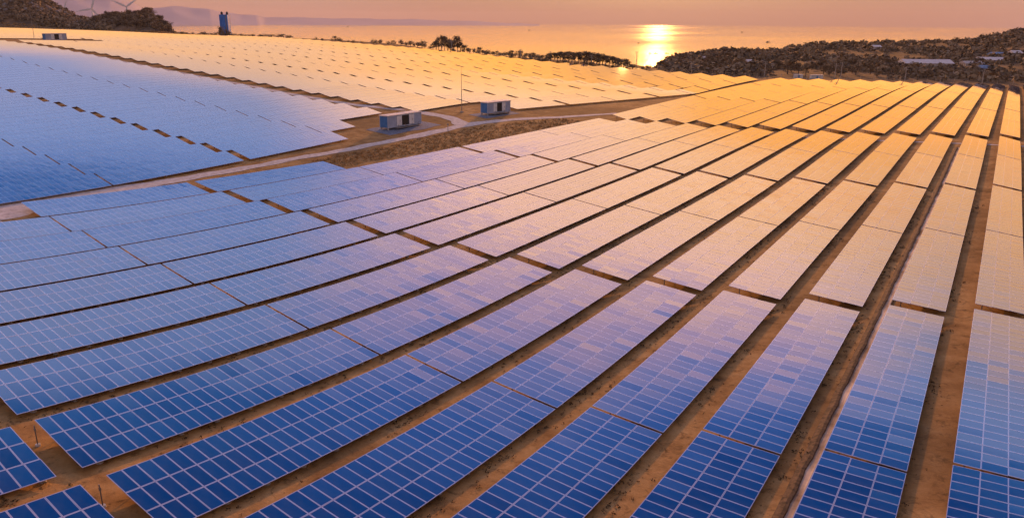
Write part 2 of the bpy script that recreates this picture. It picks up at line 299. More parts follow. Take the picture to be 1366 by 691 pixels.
hb.from_pydata([(x, y, z) for z in (bz0, bz1) for x, y in ((-bq, -bq), (bq, -bq), (bq, bq), (-bq, bq))], [], [(3, 2, 1, 0), (4, 5, 6, 7), (0, 1, 5, 4), (1, 2, 6, 5), (2, 3, 7, 6), (3, 0, 4, 7)]); hb.materials.append(hz)
tag(link(bpy.data.objects.new('haze', hb)), 'thin warm evening haze over the field, sea and hills', 'haze', None, 'stuff')
# ---- roads: strips draped on the ground
def smooth_path(pts, step=1.5):
    P = np.array(pts, float); t = np.concatenate([[0], np.cumsum(np.hypot(*np.diff(P, axis=0).T))]); s = np.arange(0, t[-1], step)
    q = np.stack([np.interp(s, t, P[:, k]) for k in (0, 1)], 1)
    for _ in range(8): q[1:-1] = (q[:-2] + 2 * q[1:-1] + q[2:]) / 4
    return q
def strip(name, pts, wid, lift, m, jitter=.25, nw=5):
    q = smooth_path(pts); d = np.gradient(q, axis=0); d /= np.linalg.norm(d, axis=1)[:, None]; nrm = np.stack([-d[:, 1], d[:, 0]], 1)
    wid = np.interp(np.linspace(0, 1, len(q)), np.linspace(0, 1, len(np.atleast_1d(wid))), np.atleast_1d(wid))
    k = np.arange(len(q)); wl = wid / 2 * (1 + jitter * np.sin(k * .9) * np.sin(k * .37 + 1)); wr = wid / 2 * (1 + jitter * np.sin(k * .7 + 2) * np.sin(k * .29))
    s = np.linspace(0, 1, nw); off = -wr[:, None] * (1 - s) + wl[:, None] * s
    U = q[:, 0][:, None] + nrm[:, 0][:, None] * off; V = q[:, 1][:, None] + nrm[:, 1][:, None] * off
    X, Y = -V, U; o = grid_mesh(name, X, Y, ground(X, Y) + lift, m); return tag(o, kind='structure')
strip('road', [(26, 124.6), (36, 124.8), (44, 125.4), (48, 126.4), (53, 126.9), (58, 126.9), (71, 126.4), (85, 125.2), (101, 123.9), (108, 122.8), (116, 122), (124, 121.4), (133, 120.9), (144, 120.9), (150.5, 121.1), (159, 119.8), (169, 115.3), (180.5, 108.4), (196, 101)], [9., 8., 4.0, 2.6, 2.4, 2.8, 3.4, 3.2, 2.6, 2.0], .05, M_road)
strip('side_road', [(150, 121.5), (153.5, 125), (155.5, 130), (156.6, 136), (156.4, 142), (155.8, 150), (152, 162), (151, 180), (150.5, 260), (150, 380)], [4.2, 3.2, 2.6, 2.2, 2, 1.8, 1.6, 1.6, 1.6], .055, M_road)
strip('pale_ground', [(24, 121.3), (33, 121.6), (40, 122.0), (44.6, 122.6)], [5.5, 5.0, 4.2], .045, M_road)
strip('gravel_pad', [(128.6, 130.2), (138, 129.6), (148, 129.2)], [8.5, 9, 7], .04, M_grav, .12)
strip('gravel_pad.001', [(162.5, 126.6), (170, 125.4), (176, 124.6)], [7, 7, 6], .04, M_grav, .12)
# ================================================================ solar tables
DHC = .74                                                           # rise of a table across its width in the far block
WU = np.array(WU); WV = np.array(WV)
def warp(u, v):
    a = (u - 100) / 100; b = (v - 40) / 60
    T = np.stack([a * a, a * b, b * b, a ** 3, a * a * b, a * b * b, b ** 3])
    return u + np.tensordot(WU, T, 1), v + np.tensordot(WV, T, 1)
END_V, END_U = [-10, 10, 24, 41, 55, 68, 92, 101, 108], [382, 382, 380, 375, 368, 358, 342, 337, 313]
def plan(bl, i, u, w):
    u = np.asarray(u, float); w = np.asarray(w, float)
    if bl == 'A': return warp(u + 0 * w, V0 + i * P + w + 0 * u)
    if bl == 'F':
        u6, v6 = warp(AC[6] + 0 * (u + w), V0 + i * P + w + 0 * u); return u + 0 * w, v6 + (.047 - .0035 * i) * (u - u6)
    if bl == 'B': return u + 0 * w, VB + i * P + w + 0 * u
    sh = np.where(u < 255, -.3 * np.clip(u - 197.3, -20, 58), -17.3 + .05 * (u - 255)) * max(0., 1 - i / 12.)
    return u + 0 * w, VC + i * P + w + sh
def pos(bl, i, u, w, h=0.):
    pu, pv = plan(bl, i, u, w); return -pv, pu, zt(pu, pv) + (DHC + .45 * max(0., 1 - i / 12.) * np.clip((np.asarray(u) - 240) / 30, 0, 1) if bl == 'C' else DH * (.84 if bl == 'A' and i > 11 else .95 if bl == 'B' else 1.)) * np.asarray(w) / WT + h
def ordn(n):
    names = ['first', 'second', 'third', 'fourth', 'fifth', 'sixth', 'seventh', 'eighth', 'ninth', 'tenth', 'eleventh', 'twelfth']
    if n <= 12: return names[n - 1]
    return '%d%s' % (n, 'th' if 10 < n % 100 < 14 else {1: 'st', 2: 'nd', 3: 'rd'}.get(n % 10, 'th'))
TB = []                                                              # every table: block, row, segment, u0, u1, modules along
ab = [AC[0] - 28.5] + list(AC); gapA = [.15, .75, .13, .75, .14, .62, .14, 2.9]
for i in range(-3, 14):
    for s in range(7):
        if i == 13 and s not in (2, 3): continue
        TB.append(('A', i, s, ab[s] + gapA[s], ab[s + 1] - gapA[s + 1], 28))
for i in range(-1, 13):
    u6, v6 = warp(np.array([AC[6]]), np.array([V0 + i * P])); st = u6[0] + 3.0; e = np.interp(v6[0] + 8, END_V, END_U); k = 0
    while st + 8 < e:
        n = min(28, int(e - st)); TB.append(('F', i, k, st, st + n, n)); k += 1; st += n + (.28 if k % 2 else 1.0)
bb = [BD[0] - 28.5, BD[0], BD[1], BD[2], 146.5]; gapB = [.15, .15, .75, .15, 0]
for i in range(0, 35):
    for s in range(4):
        e = bb[s + 1] - gapB[s + 1]
        if i == 0 and s == 3: continue
        if i == 1 and s == 3: e = 128.5
        TB.append(('B', i, s, bb[s] + gapB[s], e, int(round((e - bb[s]) / .985))))
cb = [155, 178.5, 197.6, 217, 236, 252, 268, 284, 300, 316, 331]; gapC = [0, .35, .8, .25, .8, .25, .7, .2, .6, .2, 0]
for i in range(0, 74):
    for s in range(10):
        if s == 0 and i < 2: continue
        if s in (0, 1) and 29 <= i <= 31: continue                    # clearing round the far inverter station
        TB.append(('C', i, s, cb[s] + gapC[s], cb[s + 1] - gapC[s + 1], int(round(cb[s + 1] - cb[s] - .6))))
def quad_area(t):
    x, y, z = pos(t[0], t[1], np.array([t[3], t[4], t[4], t[3]]), np.array([0, 0, WT, WT])); px, py, D = project(x, y, z)
    near = D.min() < 3 or x.size == 0
    def clip(poly, ax, lim, sign):
        o_ = []
        for k in range(len(poly)):
            a, b = poly[k], poly[(k + 1) % len(poly)]; ia, ib = sign * (a[ax] - lim) <= 0, sign * (b[ax] - lim) <= 0
            if ia: o_.append(a)
            if ia != ib: f = (lim - a[ax]) / (b[ax] - a[ax]); o_.append((a[0] + f * (b[0] - a[0]), a[1] + f * (b[1] - a[1])))
        return o_
    pl = list(zip(px, py)); full = pl
    for c in ((0, 0, -1), (0, 1366, 1), (1, 0, -1), (1, 691, 1)):
        pl = clip(pl, *c)
        if not pl: break
    ar = 0. if len(pl) < 3 else abs(sum(pl[k][0] * pl[(k + 1) % len(pl)][1] - pl[(k + 1) % len(pl)][0] * pl[k][1] for k in range(len(pl)))) / 2
    inm = (px.max() > -500) and (px.min() < 1900) and (py.max() > 0) and (py.min() < 1150)
    return ar, inm, D.mean()
info = [quad_area(t) for t in TB]
order = sorted(range(len(TB)), key=lambda k: -info[k][0])
own = set(k for k in order[:300] if info[k][0] > 1.0)
DET_D = 132.                                                         # nearer than this every module, leg and rail is a part of its own
def table_mesh(mb, t, D, ox=0., oy=0., oz=0.):
    bl, i, s, u0, u1, n = t; pitch = (u1 - u0) / n; W3 = WT / 3
    fr = D < 240; inu, inw = (.045, .05) if fr else (.014, .016)
    uu = u0 + pitch * np.arange(n)
    def P_(u, w, h):
        x, y, z = pos(bl, i, u, w, h); return np.stack([x - ox, y - oy, z - oz], -1)
    jit = .0045
    for b in range(3):
        q = [P_(uu + (inu if c in (0, 3) else pitch - inu), np.full(n, b * W3 + (inw if c in (0, 1) else W3 - inw)), .014 + nr.uniform(-jit, jit, n) * (1 if D < 200 else .3)) for c in range(4)]
        vs = np.stack(q, 1).reshape(-1, 3); tn = nr.uniform(0, 1, n)
        k = len(mb.v); mb.v += vs.tolist(); mb.f += [(k + 4 * a + 3, k + 4 * a + 2, k + 4 * a + 1, k + 4 * a) for a in range(n)]; mb.m += [0] * n; mb.t += tn.tolist()
    ne = n if D < 260 else 5; ue = np.linspace(u0, u1, ne + 1); k = len(mb.v)
    ring = [(0., .0), (W3, .0), (2 * W3, .0), (WT, .0), (WT, -.05), (0., -.05)]                # the frame plane under the glass, its rim and the underside
    for w, h in ring: mb.v += P_(ue, np.full(ne + 1, w), h).tolist()
    m = ne + 1
    for a in range(ne):
        for c, mm in ((0, 1), (1, 1), (2, 1), (3, 1), (4, 2), (5, 1)):
            d = (c + 1) % 6; mb.f.append((k + c * m + a, k + c * m + a + 1, k + d * m + a + 1, k + d * m + a)); mb.m.append(mm); mb.t.append(.5)
    for a in (0, ne): mb.f.append(tuple(k + c * m + a for c in range(6))); mb.m.append(1); mb.t.append(.5)
    for q in np.arange(u0 + 1.4, u1 - .5, 2.85 if D < 260 else 5.7):
        for w in (.5, 5.0):
            p = P_(q, w, -.05); hh = GD + .1 + DH * w / WT; mb.box((p[0], p[1], p[2] - hh / 2), (.1, .1, hh), 3)
f_ = .042; L2, W2 = .967, .478; mb_ = MB()                            # one module: glass inside a pale frame
for x0, x1, y0, y1 in ((-L2, L2, -W2, -W2 + f_), (-L2, L2, W2 - f_, W2), (-L2, -L2 + f_, -W2 + f_, W2 - f_), (L2 - f_, L2, -W2 + f_, W2 - f_)):
    mb_.add([(x0, y0, 0), (x1, y0, 0), (x1, y1, 0), (x0, y1, 0)], [(0, 1, 2, 3)], 1)
a, b = L2 - f_, W2 - f_
mb_.add([(-a, -b, -.004), (a, -b, -.004), (a, b, -.004), (-a, b, -.004)], [(0, 1, 2, 3)], 0)
mb_.add([(-L2, -W2, 0), (L2, -W2, 0), (L2, W2, 0), (-L2, W2, 0), (-L2, -W2, -.04), (L2, -W2, -.04), (L2, W2, -.04), (-L2, W2, -.04)], [(0, 4, 5, 1), (1, 5, 6, 2), (2, 6, 7, 3), (3, 7, 4, 0)], 1)
mb_.add([(-L2, -W2, -.04), (L2, -W2, -.04), (L2, W2, -.04), (-L2, W2, -.04)], [(3, 2, 1, 0)], 2)
def module_mesh(sh):                                                  # the lattice of a row is slightly skewed along it
    v0_ = mb_.v; mb_.v = [(p[0], p[1] + sh * p[0], p[2]) for p in v0_]; me = mb_.mesh('solar_module', [M_mod, M_frame, M_back]); mb_.v = v0_; return me
def leg_mesh(h):
    m = MB(); m.box((0, 0, -h / 2), (.09, .07, h)); m.box((0, 0, -.03), (.16, .3, .06)); return m.mesh('leg', [M_steel])
LEGH = {.5: GD + DH * .5 / WT - .05, 5.0: GD + DH * 5.0 / WT - .05}
ME_leg = {w: leg_mesh(h + .1) for w, h in LEGH.items()}
m = MB(); m.tube((0, 0, -.1), (0, 0, .16), .24, .20, 10); ME_foot = m.mesh('footing', [M_conc], True)
cnt = {}
for k in sorted(own, key=lambda k: (TB[k][0], TB[k][1], TB[k][2])):
    c = cnt.setdefault((TB[k][0], TB[k][1]), []); c.append(k)
def label(k):
    bl, i, s = TB[k][:3]; c = cnt[(bl, i)]; n = c.index(k) + 1; rev = len(c) - n + 1
    if bl == 'A':
        tone = ['deep blue', 'deep blue', 'lilac blue', 'pale lilac', 'pale pink', 'peach lit', 'peach lit'][s]
        return '%s solar table, %s row from the right, %s table up from the bottom' % (tone, ordn(i + 1) if i >= 0 else 'edge', ordn(n))
    if bl == 'F': return 'orange lit solar table past the cross aisle, %s row from right, %s beyond the aisle' % (ordn(i + 2), ordn(n))
    if bl == 'B': return 'lilac blue solar table in block beyond road, %s row from road, %s from right end' % (ordn(i + 1), ordn(rev))
    return 'peach lit solar table in far block, %s row from the junction, %s behind dark track' % (ordn(i + 1), ordn(n))
n_det = 0
for k in order:
    if k not in own: continue
    t = TB[k]; bl, i, s, u0, u1, n = t; D = info[k][2]
    cx, cy, cz_ = [float(q) for q in pos(bl, i, (u0 + u1) / 2, WT / 2)]; cz_ -= GD + DH / 2
    if D > DET_D or bl != 'A':
        mb = MB(); table_mesh(mb, t, D, cx, cy, cz_)
        o = mb.obj('solar_table', [M_deck, M_frame, M_back, M_steel], tint=True, loc=(cx, cy, cz_))
        tag(o, label(k), 'solar table', 'solar tables in long parallel rows'); continue
    n_det += 1
    root = empty('solar_table', (cx, cy, cz_)); tag(root, label(k), 'solar table', 'solar tables in long parallel rows')
    pitch = (u1 - u0) / n; org = np.array([cx, cy, cz_])
    uu, bb_ = np.meshgrid(u0 + pitch * (np.arange(n) + .5), WT / 3 * (np.arange(3) + .5), indexing='ij'); e = .4
    C0 = np.stack(pos(bl, i, uu, bb_, .0), -1); Tu = (np.stack(pos(bl, i, uu + e, bb_), -1) - np.stack(pos(bl, i, uu - e, bb_), -1)) / (2 * e)
    Tw = (np.stack(pos(bl, i, uu, bb_ + e), -1) - np.stack(pos(bl, i, uu, bb_ - e), -1)) / (2 * e)
    lu_ = np.linalg.norm(Tu, axis=-1); ME_mod = module_mesh(float(np.mean((-Tw * Tu).sum(-1) / lu_ / (lu_ * pitch / .975))))
    for a in range(n):
        for b in range(3):
            eu = Vector(Tu[a, b]); ew = Vector(Tw[a, b]); lu, lw = eu.length, ew.length
            eu.normalize(); ex = (-ew).normalized(); nn = ex.cross(eu).normalized(); ex = eu.cross(nn)
            M = Matrix((ex, eu, nn)).transposed() @ Matrix.Rotation(rnd.gauss(0, .0055), 3, 'X') @ Matrix.Rotation(rnd.gauss(0, .003), 3, 'Y')
            o = bpy.data.objects.new('solar_module', ME_mod); COL.objects.link(o); o.parent = root
            o.matrix_local = Matrix.Translation(Vector(C0[a, b] - org)) @ M.to_4x4() @ Matrix.Diagonal((lw, lu * pitch / .975, 1, 1))
    for w in (.5, 5.0):
        for q in np.arange(u0 + 1.3, u1 - .5, 2.85):
            x, y, z = pos(bl, i, q, w, -.05); o = bpy.data.objects.new('leg', ME_leg[w]); COL.objects.link(o); o.parent = root
            o.location = (x - cx, y - cy, z - cz_)
            if w < 1: f = bpy.data.objects.new('footing', ME_foot); COL.objects.link(f); f.parent = o; f.location = (rnd.uniform(-.03, .03), 0, -LEGH[w])
    ue = np.linspace(u0 + .1, u1 - .1, 9)
    for w in (.55, 2.1, 3.8, 5.35):
        m = MB(); x, y, z = pos(bl, i, ue, np.full(9, w), -.085); p = np.stack([x - cx, y - cy, z - cz_], -1)
        for a in range(8): m.tube(p[a], p[a + 1], .035, .035, 4)
        m.obj('support_rail', [M_steel], root)
mb = MB()
for k in order:
    if k in own or not info[k][1] or info[k][2] < 14: continue
    table_mesh(mb, TB[k], max(info[k][2], 200 if info[k][2] < 100 else 241))
if mb.v: tag(mb.obj('outer_solar_tables', [M_deck, M_frame, M_back, M_steel], tint=True), 'small peach lit solar tables crowding the outer edges of the field', 'solar tables', 'solar tables in long parallel rows', 'stuff')

# ================================================================ site furniture
def hit(px, py, r0=60., r1=2500.):                                   # where the ground shows at this place of the picture
    F, a, d = ray(px, py); q = math.hypot(F, a); r = np.arange(r0, r1, 1.); x, y = polar(math.atan2(a, F), 1.)
    g = ground(x * r, y * r); k = np.where(g > H + r * d / q)[0]
    k = k[0] if len(k) else len(r) - 1
    return float(x * r[k]), float(y * r[k]), float(g[k]), float(r[k])
# ---- concrete drain between two rows
def drain():
    root = empty('drainage_channel', (0, 0, 0)); q = np.arange(20., 178., .8)
    def line(w, h): x, y, z = pos('A', 1, q, np.full(len(q), w)); g = ground(x, y); return np.stack([x, y, g + h], -1)
    wob = .05 * np.sin(q * 1.3) * np.sin(q * .31) + .02 * np.sin(q * 3.1)
    def band(ws, name, m):
        A_ = []
        for w, h, j in ws:
            x, y, z = pos('A', 1, q, w + j * wob); A_.append(np.stack([x, y, ground(x, y) + h], -1))
        mb = MB(); n = len(q)
        for a in A_: mb.v += a.tolist()
        for c in range(len(A_) - 1):
            for k in range(n - 1): mb.f.append((c * n + k, c * n + n + k, c * n + n + k + 1, c * n + k + 1)); mb.m.append(0); mb.t.append(.5)
        return mb.obj(name, [m], root)
    e = WT + .25
    band([(e + .12, .05, 0), (e + .25, .02, .4), (e + .52, .03, 1.4), (e + .60, .05, 1.4)], 'channel_bed', M_pale)
    band([(e - .02, .03, 0), (e, .16, 0), (e + .11, .16, 0), (e + .13, .04, 0)], 'channel_wall', M_conc)
    band([(e + .60, .04, 1.4), (e + .66, .12, 1.4), (e + .9, .16, 1.), (e + 1.35, .015, .5)], 'spoil_bank', M_clod)
    tag(root, 'pale concrete drainage channel in the second row gap from the right', 'drain')
M_pale = mat('pale_concrete', (.55, .4, .28), .85, build=b_noise((.16, .09, .04), (.84, .68, .52), .22, .3, .04, 7))
M_clod = mat('dug_earth', (.12, .075, .04), .95, build=b_noise((.06, .04, .02), (.2, .125, .065), 3., .6, .08, 6))
drain()
# ---- concrete footpath across the rows at the cross aisle
v_ = np.arange(-16., 100., 1.5); u6, v6 = warp(np.full(len(v_), AC[6]), v_)
strip('footpath', list(zip((u6 - 5.4).tolist(), v6.tolist())), [1.2], .05, M_road, .05, 3)
# ---- inverter stations
def station(u, v, rz, L, label, group='container inverter stations'):
    x, y = -v, u; g = min(g1(x, y), g1(x - 2, y + L), g1(x, y + L)); root = empty('inverter_station', (x, y, g), rz)
    Dp, h0, h1 = 2.6, .55, 3.35                                      # local: +y along the front, front at x = 0, back at -Dp
    b = MB(); b.box((-Dp / 2, L / 2, (h0 + h1) / 2), (Dp - .1, L - .1, h1 - h0 - .04))
    b2 = MB(); b2.box((-Dp / 2, -.02, (h0 + h1) / 2), (Dp - .3, .06, h1 - h0 - .3)); [b2.box((-.2 - k * .31, -.06, (h0 + h1) / 2), (.13, .05, h1 - h0 - .3)) for k in range(8)]; b2.obj('end_wall', [M_blue], root)
    for k in range(int(L / .3)):
        b.box((-.035, .15 + k * .3, (h0 + h1) / 2), (.05, .12, h1 - h0 - .3)); b.box((-Dp + .035, .15 + k * .3, (h0 + h1) / 2), (.05, .12, h1 - h0 - .3))
    for k in range(8): b.box((-.2 - k * .31, L - .035, (h0 + h1) / 2), (.13, .05, h1 - h0 - .3))
    for yy in (0.06, L - .06):
        for xx in (-.06, -Dp + .06): b.box((xx, yy, (h0 + h1) / 2), (.16, .16, h1 - h0))
    for zz in (h0 + .08, h1 - .08):
        for xx in (-.05, -Dp + .05): b.box((xx, L / 2, zz), (.13, L - .2, .16))
    b.obj('body', [M_front], root)
    r = MB(); r.box((-Dp / 2, L * .24, h1 + .09), (Dp + .3, L * .5, .17)); r.box((-Dp / 2, L * .51, h1 + .05), (Dp, L * .05, .10)); r.box((-Dp / 2, L * .77, h1 + .11), (Dp + .3, L * .48, .2)); r.obj('roof', [M_roofw], root)
    zc_ = (h0 + h1) / 2
    for f in (.33, .70):
        d = MB(); d.box((.04, L * f, zc_ + .05), (.1, L * .145, h1 - h0 - .55)); d.box((.1, L * f, zc_ + .05), (.04, .06, h1 - h0 - .6)); do = d.obj('door', [M_white], root)
        hd = MB(); hd.box((.13, L * f + .25, zc_), (.05, .06, .5)); hd.obj('handle', [M_steel], do)
    l = MB(); l.box((.03, L * .515, zc_ + .05), (.08, L * .2, h1 - h0 - .45))
    for k in range(11): l.box((.09, L * .515, h0 + .4 + k * .2), (.07, L * .19, .06))
    l.obj('louvre', [M_dark], root)
    for yy in (.25, L * .35, L * .65, L - .25):
        for xx in (-.2, -Dp + .2): q = MB(); q.box((xx, yy, h0 / 2 - .15), (.28, .28, h0 + .3)); q.obj('leg', [M_conc], root)
    p = MB(); p.box((.75, L * .5, h0 - .12), (1.2, L * .7, .08)); p.obj('platform', [M_steel], root)
    for yy in (L * .2, L * .4, L * .6, L * .8): p = MB(); p.tube((1.25, yy, -.2), (1.25, yy, h0 + .75), .035, .035, 6); p.obj('railing_post', [M_steel], root)
    tag(root, label, 'inverter station', group)
station(131.9, 130.0, 0.02, 12.2, 'blue inverter container with white doors beside the panel corner, left of the junction')
station(165.6, 125.6, -.14, 9.0, 'blue inverter container right of the tall thin mast at the road junction')
station(174.5, 391.5, 0.1, 10.0, 'small far inverter container at upper left among pale panels')
# ---- masts and posts
def mast(x, y, hgt, label):
    g = g1(x, y); root = empty('lightning_mast', (x, y, g)); b = MB(); b.box((0, 0, .1), (.7, .7, .5)); b.obj('base', [M_conc], root)
    p = MB(); p.tube((0, 0, .2), (0, 0, hgt * .5), .11, .085, 8); p.tube((0, 0, hgt * .5), (0, 0, hgt * .85), .07, .05, 8); p.obj('pole', [M_steel], root)
    t = MB(); t.tube((0, 0, hgt * .85), (0, 0, hgt), .035, .02, 6); t.obj('lightning_rod', [M_steel], root); tag(root, label, 'mast', 'lightning masts')
mast(-133.9, 164.8, 12.2, 'tall thin lightning mast between the two inverter containers'); mast(-410.7, 177.8, 15.5, 'thin lightning mast left of the far small container')
for (u, v, lb) in ((18.5, 52.6, 'short cable post in the cross gap at lower left, upper one'), (17.6, 42.3, 'short cable post in the cross gap at the bottom left, lower one')):
    x, y = -v, u; root = empty('cable_post', (x, y, g1(x, y))); p = MB(); p.tube((0, 0, 0), (0, 0, 1.55), .04, .04, 8); p.obj('pole', [M_steel], root)
    b = MB(); b.box((0, 0, 1.25), (.13, .09, .2)); b.obj('junction_box', [M_steel], root); q = MB(); q.tube((0, 0, -.1), (0, 0, .14), .2, .16, 10); q.obj('footing', [M_white], root); tag(root, lb, 'post', 'cable posts')
x, y = -118.9, 141.; root = empty('marker_post', (x, y, g1(x, y))); p = MB(); p.tube((0, 0, -.1), (0, 0, 1.9), .09, .08, 8); p.obj('pole', [M_conc], root); q = MB(); q.box((0, 0, 1.75), (.5, .1, .4)); q.obj('sign_plate', [M_steel], root); tag(root, 'short marker post at the fork of the pale road', 'post')
def utility(px, r, hgt, label):
    x, y = polar(azim(px), r); g = g1(x, y); root = empty('utility_pole', (x, y, g), PSI); p = MB(); p.tube((0, 0, -.3), (0, 0, hgt), .2, .13, 8); p.obj('pole', [M_conc], root)
    for k, z in enumerate((hgt - .4, hgt - 1.3)): c = MB(); c.box((0, 0, z), (1.9 - .4 * k, .12, .14)); co = c.obj('crossarm', [M_steel], root); i_ = MB(); [i_.tube((dx, 0, z + .07), (dx, 0, z + .34), .06, .05, 6) for dx in (-.8 + .2 * k, .8 - .2 * k)]; i_.obj('insulator', [M_white], co)
    tag(root, label, 'utility pole', 'utility poles along the far field edge')
for px, top, r, lb in ((1027, 82, 374, 'pale utility pole at field edge, left one of the middle group'), (1037, 86, 398, 'faint utility pole behind the left one of the middle group'), (1123, 85, 382, 'pale utility pole, left of the close pair at field edge'), (1131, 84, 382, 'pale utility pole, right of the close pair at field edge'), (1219, 90, 396, 'pale utility pole below the long white building'),
                   (927, 84, 385, 'thin utility pole at the left foot of right hill'), (852, 69, 400, 'thin utility pole standing against the sea in the tree gap'), (735, 70, 418, 'thin utility pole against trees, right of centre'), (791, 74, 400, 'thin utility pole among trees, left of the tree gap'), (695, 68, 420, 'thin utility pole against trees near the centre'), (602, 55, 445, 'thin utility pole before the tallest tree clump'), (1325, 95, 412, 'utility pole beside the blue roofed house')):
    x, y = polar(azim(px), r); utility(px, r, max(5., zray(px, top, r) - g1(x, y)), lb)
# ---- perimeter fence along the far edge of the field
def fence(pts, label):
    Pn = [polar(azim(p), r) for p, r in pts]; q = smooth_path(Pn, 6.); root = empty('perimeter_fence', (float(q[0][0]), float(q[0][1]), g1(*q[0]))); ox, oy, oz = root.location
    rail = MB()
    for k in range(len(q)):
        z = g1(*q[k]); p = MB(); p.tube((q[k][0] - ox, q[k][1] - oy, z - oz - .2), (q[k][0] - ox, q[k][1] - oy, z - oz + 2.1), .07, .07, 5); p.obj('post', [M_conc], root)
        if k:
            z0 = g1(*q[k - 1])
            for h in (.25, .65, 1.05, 1.45, 1.9): rail.tube((q[k - 1][0] - ox, q[k - 1][1] - oy, z0 - oz + h), (q[k][0] - ox, q[k][1] - oy, z - oz + h), .035, .035, 4)
    rail.obj('wire_rail', [M_steel], root); tag(root, label, 'fence')
fence([(870, 383), (900, 380), (985, 355), (1030, 364), (1060, 371), (1100, 372), (1200, 385), (1300, 402), (1350, 405), (1400, 406)], 'pale wire perimeter fence along the far right edge of the field')
fence([(660, 424), (700, 412), (780, 396), (860, 382)], 'wire perimeter fence in front of the middle tree line')
# ---- blue water tower on the left shore
x, y = polar(azim(300.5), 628); g = g1(x, y); top = zray(300, 20, 628); w = 9.5 * 628 / 1010; root = empty('water_tower', (x, y, g), PSI)
b = MB(); hh = top - g; b.box((0, 0, hh / 2 - .5), (w, w, hh + 1))
for k in range(5): b.box((-w / 2 + w * (k + .5) / 5, -w / 2 - .1, hh / 2), (.5, .3, hh)); b.box((-w / 2 - .1, -w / 2 + w * (k + .5) / 5, hh / 2), (.3, .5, hh))
b.obj('tank', [mat('deep_blue_paint', (.03, .14, .42), .45, build=b_noise((.03, .2, .62), (.06, .28, .78), .4, 0))], root)
for dx in (-w * .33, w * .33): c = MB(); c.tube((dx, 0, hh), (dx, 0, hh + 1.5), .9, .8, 10); c.tube((dx, 0, hh + 1.5), (dx, 0, hh + 2.1), .75, .15, 10); c.obj('cap', [M_dark], root)
l = MB(); l.box((w * .3, -w / 2 - .35, hh * .5), (.5, .12, hh)); l.obj('ladder', [M_steel], root); tag(root, 'tall narrow blue tower with bushes at its foot by the sea', 'tower')
# ---- wind turbines
def turbine(px, hub_y, r, rot, label):
    x, y = polar(azim(px), r); hz = zray(px, hub_y, r); g = g1(x, y); root = empty('wind_turbine', (x, y, g), PSI + .25); h = hz - g; B = 26. * r / 1000 * .62
    t = MB(); t.tube((0, 0, -2), (0, 0, h), 3.6, 2.5, 14); t.obj('tower', [M_white], root, True)
    n = MB(); n.box((0, 0, h), (3.6, 9, 3.8)); n.obj('nacelle', [M_dark], root); hb = MB(); hb.tube((0, -4.5, h), (0, -7.5, h), 1.9, .8, 12); ho = hb.obj('hub', [M_white], root, True)
    for k in range(3):
        a = rot + k * 2 * math.pi / 3; d = Vector((math.sin(a), 0, math.cos(a))); s_ = Vector((math.cos(a), 0, -math.sin(a))); c = Vector((0, -6, h)); bl = MB()
        for f0, f1, w0, w1 in ((.03, .2, 1.6, 3.2), (.2, .6, 3.2, 2.2), (.6, 1., 2.2, .9)):
            p, q = c + d * (B * f0), c + d * (B * f1); e = Vector((0, .5, 0)); bl.add([p - s_ * w0, p + e, p + s_ * w0, p - e, q - s_ * w1, q + e * .5, q + s_ * w1, q - e * .5], [(0, 1, 5, 4), (1, 2, 6, 5), (2, 3, 7, 6), (3, 0, 4, 7), (4, 5, 6, 7), (3, 2, 1, 0)])
        bl.obj('blade', [M_white], root)
    tag(root, label, 'wind turbine', 'wind turbines behind the left hill')
turbine(172, 9.5, 2750, math.radians(55), 'right wind turbine above the wooded knoll'); turbine(125.5, 12.5, 2900, math.radians(20), 'middle wind turbine in the dip beside the left hill'); turbine(86.5, 19, 3000, math.radians(22), 'left wind turbine mostly hidden by the hill, one blade showing')
# ---- houses on the right hill
def house(px, py, wpx, hpx, label, roof, gable=.25, dep=7., rz=0.):
    x, y, g, r = hit(px, py, 340); s = r / 1010.; Lw = wpx * s; hh = max(2.4, hpx * s); g = min(g, g1(x + Lw / 2 * rgt[0], y + Lw / 2 * rgt[1]), g1(x - Lw / 2 * rgt[0], y - Lw / 2 * rgt[1]))
    root = empty('house', (x, y, g), PSI + rz); wz = hh * (1 - gable); w = MB(); w.box((0, dep / 2, wz / 2 - .8), (Lw, dep, wz + 1.6)); wo = w.obj('wall', [M_wall], root)
    rf = MB(); e = .5; rh = hh * gable + .3; rf.add([(-Lw / 2 - e, -e, wz), (Lw / 2 + e, -e, wz), (Lw / 2 + e, dep / 2, wz + rh), (-Lw / 2 - e, dep / 2, wz + rh), (-Lw / 2 - e, dep + e, wz), (Lw / 2 + e, dep + e, wz)], [(0, 1, 2, 3), (3, 2, 5, 4), (0, 3, 4), (1, 5, 2), (0, 4, 5, 1)]); rf.obj('roof', [roof], root)
    n = max(1, int(Lw / 5))
    for k in range(n):
        xx = -Lw / 2 + Lw * (k + .5) / n
        if k == n // 2: d = MB(); d.box((xx, -.04, min(1.05, wz * .45)), (1.2, .1, min(2.1, wz * .9))); d.obj('door', [M_dark], root)
        else: d = MB(); d.box((xx, -.04, wz * .58), (1.5, .1, wz * .35)); d.obj('window', [M_dark], root)
    tag(root, label, 'house', 'buildings on the right hillside')
house(1240, 90, 54, 8, 'long low building with pale pink roof on the right hill', M_roofw, .45, 11)
house(1300, 88.5, 20, 5, 'pale house just right of the long low building', M_wall, .4)
house(1326, 82.5, 28, 5, 'pale flat house above the blue roofed shed', M_roofw, .5, 9)
house(1333, 75.5, 13, 4.5, 'blue roofed house high on the right hill', M_roofb, .55)
house(1358, 75, 9, 5.5, 'small pale house at the right edge, high on the hill', M_roofw, .4)
house(1320, 95, 15, 5.5, 'blue roofed shed among dark trees near field edge', M_roofb, .5)
